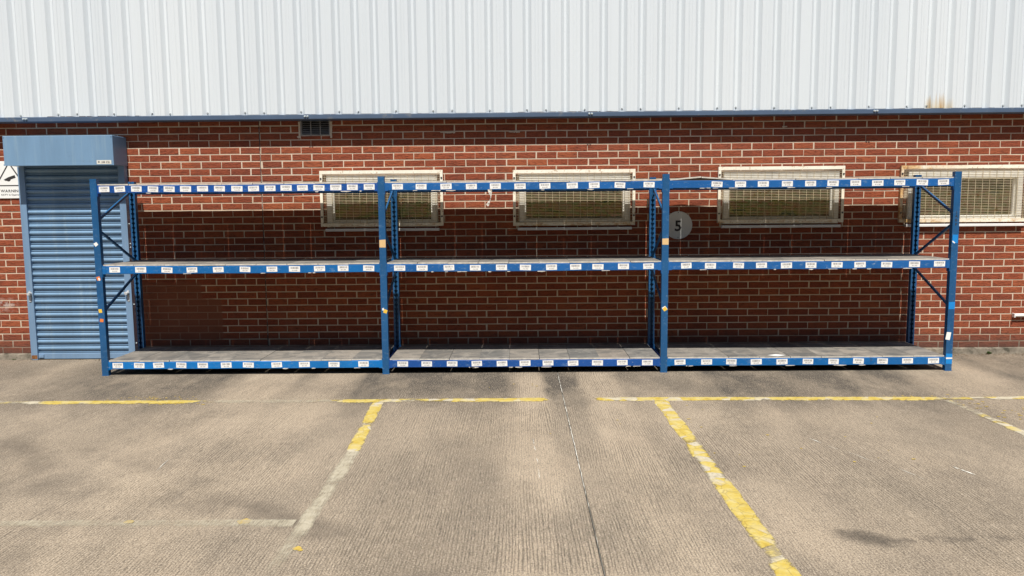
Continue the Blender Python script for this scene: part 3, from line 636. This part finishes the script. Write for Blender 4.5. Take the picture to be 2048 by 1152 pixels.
m = MB(); m.cyl((5.492, -.028, .428), (1, 0, 0), .020, 1.6, 14); m.box(5.487, 5.50, -.052, -.006, .405, .451)
o = m.build('white_conduit', 'plast', bevel=.002); tag(o, 'short white plastic conduit ending on the brick wall at the far right', 'pipe')

# ================================================================== ROLLER SHUTTER
sh = empty('roller_shutter', (-4.93, -.05, 0)); tag(sh, 'closed pale blue roller shutter door with its box above', 'roller shutter'); of = Vector((4.93, .05, 0))
def put(m, name, mat, parent=sh, **k):
    o = m.build(name, mat, parent, **k); o.location = of if parent == sh else (0, 0, 0); return o
BX_L, BX_R, BYF, BZB, BZT = -5.500, -4.323, -.300, 2.157, 2.467
m = MB(); m.box(BX_L, BX_R, BYF, -.012, BZB, BZT)
boxo = put(m, 'shutter_box', 'shut', bevel=.004)
m = MB(); m.box(BX_L-.004, BX_R+.004, BYF-.0025, BYF-.0003, BZB-.003, BZB+.012); put(m, 'box_lip', 'shut', boxo)
for dx in (.012, BX_R-BX_L-.012):
    b = MB(); b.cyl((BX_L+dx, BYF, BZT-.018), (0, -1, 0), .004, .002, 8); put(b, 'rivet', 'dark', boxo)
m = MB(); m.box(-4.503, -4.346, BYF-.0035, BYF-.0028, 2.163, 2.205); st = put(m, 'maker_sticker', m_plain('yellowed_sticker', (.66, .65, .58), .5, .3, var=.1, sc=30), boxo)
m = MB(); m.cyl((-4.480, BYF-.0036, 2.186), (0, -1, 0), .010, .0006, 10); put(m, 'sticker_emblem', 'inkf', st); m = MB(); text(m, '1812', -4.408, 2.184, .020, BYF-.0042, .10); put(m, 'sticker_lettering', 'inkf', st)
YG = -.075
for gx, side in ((-5.478, -1), (-4.371, 1)):
    m = MB(); hw = .036; inner = -side
    m.box(gx-hw, gx+hw, YG, YG+.004, .002, 2.155)
    m.box(gx+side*hw-(.004 if side > 0 else 0), gx+side*hw+(0 if side > 0 else .004), YG+.004, -.008, .002, 2.155)
    m.box(min(gx+inner*hw, gx+inner*(hw-.004)), max(gx+inner*hw, gx+inner*(hw-.004)), YG+.004, -.008, .002, 2.155)
    gd = put(m, 'guide_rail', 'shutside')
    m = MB(); m.cyl((gx-.006*side, YG-.001, .752), (0, -1, 0), .021, .042, 12, .016); m.box(gx-.012, gx+.012, YG-.006, YG-.0005, .66, .785)
    m.bar((gx-.012*side, YG-.034, .735), (gx-.018*side, YG-.036, .770), .02, .012); put(m, 'bullet_lock', 'steel', gd, bevel=.001)
    if side > 0:
        for bz in (1.52, 1.30, 1.26, .62, .18):
            m = MB(); m.cyl((gx+hw, -.040, bz), (1, 0, 0), .008, .010, 8); put(m, 'bolt', 'zinc', gd)
    else:
        m = MB(); m.box(gx-hw+.004, gx+hw-.004, YG-.0012, YG-.0002, .012, .055); put(m, 'rust_patch', 'rustp', gd)
SP = .0765; smesh = None; z = .075; k = 0
def arc(zc, hz, bul, n): return [(-.006-bul*math.sin(math.pi*t/n)**.8, zc-hz*math.cos(math.pi*t/n)) for t in range(n+1)]
while z < 2.17:
    if smesh is None:
        m = MB(); prof = [(-.004, 0)] + arc(.0085, .0050, .011, 6) + [(-.006, .0155), (-.006, .030)] + arc(.0525, .0215, .023, 12) + [(-.004, SP)]
        m.extr_x(prof, SHX0-.02, SHX1+.02); smesh = m.mesh('slat', 'shut', smooth=True)
    o = link('slat', smesh, sh); o.location = of + Vector((0, -.028+random.uniform(-.0012, .0012), z)); z += SP
m = MB(); m.extr_x([(-.056, .010), (-.056, .071), (-.052, .074), (-.034, .0745), (-.034, .010)], SHX0-.02, SHX1+.02, True); put(m, 'bottom_rail', 'shutside', bevel=.002)
m = MB(); m.box(SHX0+.012, SHX0+.07, -.068, -.057, .024, .058); put(m, 'end_lock', 'shutside', bevel=.002)

# ================================================================== PALLET RACK
m = MB()
for x0, x1, n in ((-7., -5.5, 60), (4.32, 6.2, 150), (-5.5, -4.3, 25), (-4.2, 4.2, 120)):
    for _ in range(n):
        x = random.uniform(x0, x1); y = -.065-abs(random.gauss(0, .05)); r = random.uniform(.004, .013); z = random.uniform(.002, .006); k = 5; a0 = random.random()*6; i = len(m.v)
        m.v.extend([(x+r*random.uniform(.6, 1.3)*math.cos(a0+6.283*t/k), y+r*random.uniform(.4, .9)*math.sin(a0+6.283*t/k), z+random.uniform(-.002, .004)) for t in range(k)]); m.f.append(tuple(range(i, i+k))); m.mi.append(0)
o = m.build('leaf_litter', m_plain('dry_leaf_litter', (.13, .09, .055), .9, .1, var=.6, sc=40)); o['kind'] = 'stuff'; tag(o, 'dry brown leaf litter and grit along the foot of the wall', 'litter')
rack = empty('pallet_rack', (0, -.53, 0)); tag(rack, 'empty blue steel pallet rack of three bays and three shelf levels', 'storage rack')
ro = Vector((0, .53, 0)); RH = 1.979; YF = -.915; YR = -.150
def rput(m, name, mat, parent=rack, **k):
    o = m.build(name, mat, parent, **k); o.location = ro if parent == rack else (0, 0, 0); return o
def upright(px, front):
    hw, dp, tk = .0325, .050, .003
    sgn = 1 if front else -1; yw = YF if front else YR+.02
    Y = lambda t: yw + sgn*t
    m = MB()
    def bx(x0, x1, t0, t1, z0, z1): a_, b_ = sorted((Y(t0), Y(t1))); m.box(x0, x1, a_, b_, z0, z1)
    bx(px-hw, px+hw, 0, tk, .004, RH); bx(px-hw, px-hw+tk, tk, dp, .004, RH); bx(px+hw-tk, px+hw, tk, dp, .004, RH)
    # two lips with teardrop notches every 50 mm along their inner edge
    for sd_ in (-1, 1):
        xo = px+sd_*(hw-tk); base = .021; z = .004
        prof = [(base, .004)]; zz = .055
        while zz < RH-.04: prof += [(base, zz-.012), (.010, zz-.002), (.010, zz+.008), (base, zz+.012)]; zz += .0508
        prof.append((base, RH))
        for (l0, z0), (l1, z1) in zip(prof, prof[1:]):
            q = [(xo, Y(dp), z0), (xo-sd_*l0, Y(dp), z0), (xo-sd_*l1, Y(dp), z1), (xo, Y(dp), z1)]; m.face(q)
            q2 = [(x_, y_-sgn*tk, z_) for x_, y_, z_ in q]; m.face(q2[::-1]); m.face([q[1], q2[1], q2[2], q[2]])
    o = rput(m, 'upright', 'bluep')
    f = MB(); a_, b_ = sorted((Y(-.004), Y(dp+.004))); f.box(px-hw-.003, px+hw+.003, a_, b_, .0005, .0045); rput(f, 'base_plate', 'bluep', o)
    return o
ups = [upright(px, True) for px in RX]; rears = [upright(px, False) for px in RX]
def sticker(par, x, z, w, h, rot, mat, y=YF-.0008, name='sticker'):
    c, s_ = math.cos(rot), math.sin(rot); m = MB()
    P = [(x+u*c-v_*s_, z+u*s_+v_*c) for u, v_ in ((-w/2, -h/2), (w/2, -h/2+random.uniform(-.003, .003)), (w/2, h/2), (-w/2, h/2+random.uniform(-.004, .004)))]
    m.prism(P, y, y+.0006); return rput(m, name, mat, par)
sticker(ups[0], -4.221, 1.333, .036, .034, .6, 'white'); sticker(ups[0], -4.219, .992, .036, .036, .3, 'orange'); sticker(ups[0], -4.212, .984, .016, .026, .2, 'white', YF-.0015)
sticker(ups[0], -4.222, .664, .034, .036, .1, 'yellow'); sticker(ups[0], -4.214, .567, .036, .034, -.15, 'orange')
sticker(ups[1], -1.361, 1.320, .062, .078, .0, 'tan'); sticker(ups[1], -1.350, .640, .036, .036, -.35, 'yellow'); sticker(ups[1], -1.372, .662, .018, .026, .1, 'white', YF-.0015)
sticker(ups[2], 1.442, 1.318, .062, .062, .0, 'tan'); sticker(ups[2], 1.444, .645, .036, .036, .6, 'yellow'); sticker(ups[2], 1.443, .649, .040, .040, .62, 'white', YF-.0004)
sticker(ups[3], 4.289, 1.320, .052, .085, 0, 'bluet'); sticker(ups[3], 4.275, 1.29, .012, .03, .9, 'white', YF-.0015); sticker(ups[3], 4.291, .660, .060, .074, .0, 'bluet'); sticker(ups[3], 4.291, .122, .062, .10, 0, 'bluet'); sticker(ups[3], 4.291, .128, .062, .012, .05, 'white', YF-.0015)
sticker(ups[3], 4.272, .355, .044, .078, -.15, 'white')
m = MB()
for ch, zc in (('J', 1.585), ('A', 1.545), ('R', 1.505), ('P', 1.465)): text(m, ch, 4.291, zc, .026, YF-.0008)
rput(m, 'marker_lettering', 'ink', ups[3])
for px in RX:                                            # frame bracing between front and rear legs
    for (y0, z0, y1, z1) in ((-.19, 1.875, -.868, 1.57), (-.868, 1.475, -.19, 1.125), (-.19, .975, -.868, .652), (-.868, .105, -.19, .105)):
        m = MB(); m.bar((px, y0, z0), (px, y1, z1), .018 if z0 > .2 else .03, .026 if z0 > .2 else .045)
        rput(m, 'brace', 'bluep' if z0 > .2 else 'blue3', bevel=.002)
LABX = {('t', 0): [-4.108, -3.955, -3.789, -3.624, -3.463, -3.3, -3.131, -2.963, -2.79, -2.625, -2.462, -2.302, -2.14, -1.977, -1.81, -1.646, -1.479],
 ('t', 1): [-1.2, -0.967, -0.721, -0.471, -0.235, 0.008, 0.253, 0.522, 0.738, 0.99, 1.276], ('t', 2): [1.942, 2.172, 2.395, 2.63, 2.857, 3.076, 3.297, 3.512, 3.726, 3.946, 4.152],
 ('m', 0): [-4.056, -3.794, -3.53, -3.279, -3.014, -2.746, -2.476, -2.25, -1.999, -1.763, -1.507], ('m', 1): [-1.198, -0.974, -0.706, -0.443, -0.182, 0.056, 0.316, 0.556, 0.777, 1.031, 1.279],
 ('m', 2): [1.654, 1.893, 2.171, 2.398, 2.645, 2.887, 3.144, 3.371, 3.634, 3.908, 4.154], ('b', 0): [-4.086, -3.867, -3.67, -3.439, -3.22, -2.981, -2.756, -2.468, -2.187, -1.886, -1.587],
 ('b', 1): [-1.19, -0.947, -0.69, -0.441, -0.186, 0.046, 0.278, 0.53, 0.776, 1.026, 1.278], ('b', 2): [1.606, 1.873, 2.121, 2.371, 2.629, 2.889, 3.145, 3.394, 3.634, 3.884, 4.143]}
LEV = {'t': (1.840, 1.914), 'm': (1.036, 1.114), 'b': (.065, .140)}
BMAT = {('t', 0): 'blue3', ('t', 1): 'blue', ('t', 2): 'blue', ('m', 0): 'blue4', ('m', 1): 'blue', ('m', 2): 'blue', ('b', 0): 'blue2', ('b', 1): 'blue3', ('b', 2): 'blue4'}
CODE = {('t', 0): ('111-A-', 56), ('t', 1): ('109-A-', 71), ('t', 2): ('107-A-', 92), ('m', 0): ('110-A-', 45), ('m', 1): ('111-A-', 33), ('m', 2): ('110-1-', 29), ('b', 0): ('110-1-', 61), ('b', 1): ('111-1-', 50), ('b', 2): ('109-1-', 72)}
for lv, (z0, z1) in LEV.items():
    for bay in range(3):
        xa, xb = RX[bay]+.0335, RX[bay+1]-.0335
        for front in (True, False):
            yb0, yb1 = (YF+.010, YF+.055) if front else (YR-.035, YR+.010)
            m = MB(); n = 10; sag = .004 if lv != 'b' else .002        # slightly sagging box section
            ring = lambda x, dz: [(x, yb0, z0+dz), (x, yb1, z0+dz), (x, yb1, z1+dz), (x, yb0, z1+dz)]
            rows = [ring(xa+(xb-xa)*t/n, -sag*4*(t/n)*(1-t/n)+(random.uniform(-.0011, .0011) if 0 < t < n else 0)) for t in range(n+1)]
            for r0, r1 in zip(rows, rows[1:]):
                for k in range(4):
                    l = (k+1) % 4; m.face([r0[k], r1[k], r1[l], r0[l]])
            m.face(rows[0]); m.face(rows[-1][::-1])
            beam = rput(m, 'beam', BMAT[(lv, bay)] if front else 'blue', bevel=.004)
            for e, s_ in ((xa, 1), (xb, -1)):              # hooked end connectors
                c = MB(); x_0, x_1 = sorted((e-s_*.0008, e+s_*.004)); c.box(x_0, x_1, yb0-.004 if front else yb0-.006, yb1+.004, z0-.035 if lv != 'b' else z0-.012, z1+.012); x_0, x_1 = sorted((e, e+s_*.034))
                if front: c.box(x_0, x_1, yb0-.003, yb0-.0005, z0-.002, z1+.002)
                rput(c, 'end_connector', BMAT[(lv, bay)] if front else 'blue', beam)
            if not front: continue
            pre, num = CODE[(lv, bay)]
            for q, lx in enumerate(LABX[(lv, bay)]):
                lw, lh = .107+random.uniform(-.004, .004), .054+random.uniform(-.002, .002); m = MB(); yl = yb0-.0008 if min(abs(lx-xa), abs(lx-xb)) > .09 else yb0-.0038
                m.cur = 0; m.prism([(-lw/2, -lh/2), (lw/2, -lh/2), (lw/2, lh/2), (-lw/2, lh/2)], 0, .0006)
                m.cur = 1; x = -lw*.37; rb = random.Random(q*17+num)
                while x < lw*.36:
                    w = rb.choice((.0011, .0011, .0018, .0030)); m.face([(x, -.0003, .000), (x+w, -.0003, .000), (x+w, -.0003, lh*.36), (x, -.0003, lh*.36)]); x += w+rb.choice((.0012, .0012, .002, .0026))
                text(m, pre+'%03d' % max(1, num-q), 0, -lh*.24, .0115, -.0003, lw*.52)
                t = (lx-xa)/(xb-xa); o = m.build('barcode_label', ['white', 'inkf'], beam); o.location = (lx, yl, (z0+z1)/2+.001-sag*4*t*(1-t)+random.uniform(-.002, .002)); o.rotation_euler = (0, random.gauss(0, .028), 0)
            # torn label remains along the lower edge of the beam
            for _ in range(7 if bay else 4):
                x = random.uniform(xa+.1, xb-.15); w = random.uniform(.02, .10); t = (x-xa)/(xb-xa); zz = z0-sag*4*t*(1-t)
                m = MB(); m.prism([(x, zz-.004), (x+w*.6, zz-random.uniform(.001, .008)), (x+w, zz-.002), (x+w, zz+.003), (x+w*.4, zz+random.uniform(.003, .006)), (x, zz+.003)], yb0-.0012, yb0-.0004); rput(m, 'label_scrap', 'tape', beam)
            if (lv, bay) == ('t', 1):                      # twisted strip of torn tape
                m = MB(); y0 = yb0-.002
                cs = [(-.290, 1.846, .042), (-.286, 1.815, .036), (-.283, 1.795, .022), (-.281, 1.775, .010), (-.283, 1.755, .007), (-.290, 1.735, .010), (-.303, 1.715, .026), (-.312, 1.695, .030), (-.308, 1.680, .010)]
                for j in range(len(cs)-1):
                    (x_0, za, wa), (x_1, zb_, wb) = cs[j], cs[j+1]; d0, d1 = .008*math.sin(j*1.1), .008*math.sin(j*1.1+1.1)
                    m.face([(x_0-wa/2, y0-d0, za), (x_0+wa/2, y0+d0-.004, za), (x_1+wb/2, y0+d1-.004, zb_), (x_1-wb/2, y0-d1, zb_)])
                rput(m, 'torn_tape', 'tape', beam)
        # chipboard shelf boards, laid front to back side by side
        nb = 9; step = (xb-xa-.01)/nb
        for q in range(nb):
            x0 = xa+.005+q*step; dzt = random.uniform(-.0008, .0012); wob = random.uniform(-.004, .004)
            m = MB(); hw = step/2-.0007; yf_, yr_ = YF+.012+wob, YR-.003+random.uniform(-.006, .006)
            m.box(-hw, hw, yf_, yr_, 0, .015)
            m.mi[-4] = 1; o = rput(m, 'shelf_board', ['board', 'edge'], bevel=.0015); xm = x0+step/2; t = (xm-xa)/(xb-xa); sag = .004 if lv != 'b' else .002
            o.location = ro + Vector((xm, 0, z1-sag*4*t*(1-t)+.0006+dzt)); o.rotation_euler = (random.uniform(-.001, .001), random.uniform(-.002, .002), random.uniform(-.002, .002))
            if (lv, bay) == ('t', 2) and q in (0, 1):      # two boards tented where they meet
                o.rotation_euler = (0, -.085 if q == 0 else .075, 0); o.location.z += .0135
m = MB(); m.face([(2.50, -.845, .1562), (2.592, -.895, .1562), (2.69, -.845, .1562), (2.60, -.795, .1562)]); o = rput(m, 'paper_label', 'white')

# ================================================================== SMALL GROWTH
def weed(x, y, n, h, label):
    m = MB()
    for _ in range(n):
        a = random.random()*6.28; l = h*random.uniform(.6, 1.2); w = l*.16; t = random.uniform(.3, .9)
        d = Vector((math.cos(a)*math.sin(t), math.sin(a)*math.sin(t), math.cos(t))); sd_ = Vector((-math.sin(a), math.cos(a), 0)); p = Vector((random.uniform(-.02, .02), random.uniform(-.01, .01), 0))
        m.face([p-sd_*w*.3, p+d*l*.5-sd_*w, p+d*l, p+d*l*.5+sd_*w])
    o = m.build('weed', 'weed'); o.location = (x, y, .002); tag(o, label, 'weed', 'weeds at the wall foot')
weed(5.22, -.07, 34, .035, 'small green weed at the wall foot right of the rack')
weed(-5.72, -.07, 10, .02, 'tiny weed at the wall foot left of the shutter')
# unseen trees mirrored in the glass, set near and tall to block low sky
m = MB()
for _ in range(26000):
    x = random.uniform(-48, 48); top = 9.0+1.8*math.sin(x*.35)+1.3*math.sin(x*.93+1); z = random.uniform(.2, top); y = -21+random.gauss(0, 1.1)
    s_ = random.uniform(.28, .60); a = Vector((random.gauss(0, 1), random.gauss(0, 1), random.gauss(0, 1))).normalized(); b = a.orthogonal().normalized(); c = a.cross(b); p = Vector((x, y, z))
    m.face([p-b*s_, p+c*s_*.6, p+b*s_, p-c*s_*.6])
o = m.build('tree_belt', 'leaf'); o['kind'] = 'stuff'; tag(o, 'unseen green trees mirrored in the window glass and sized to block sky', 'trees')
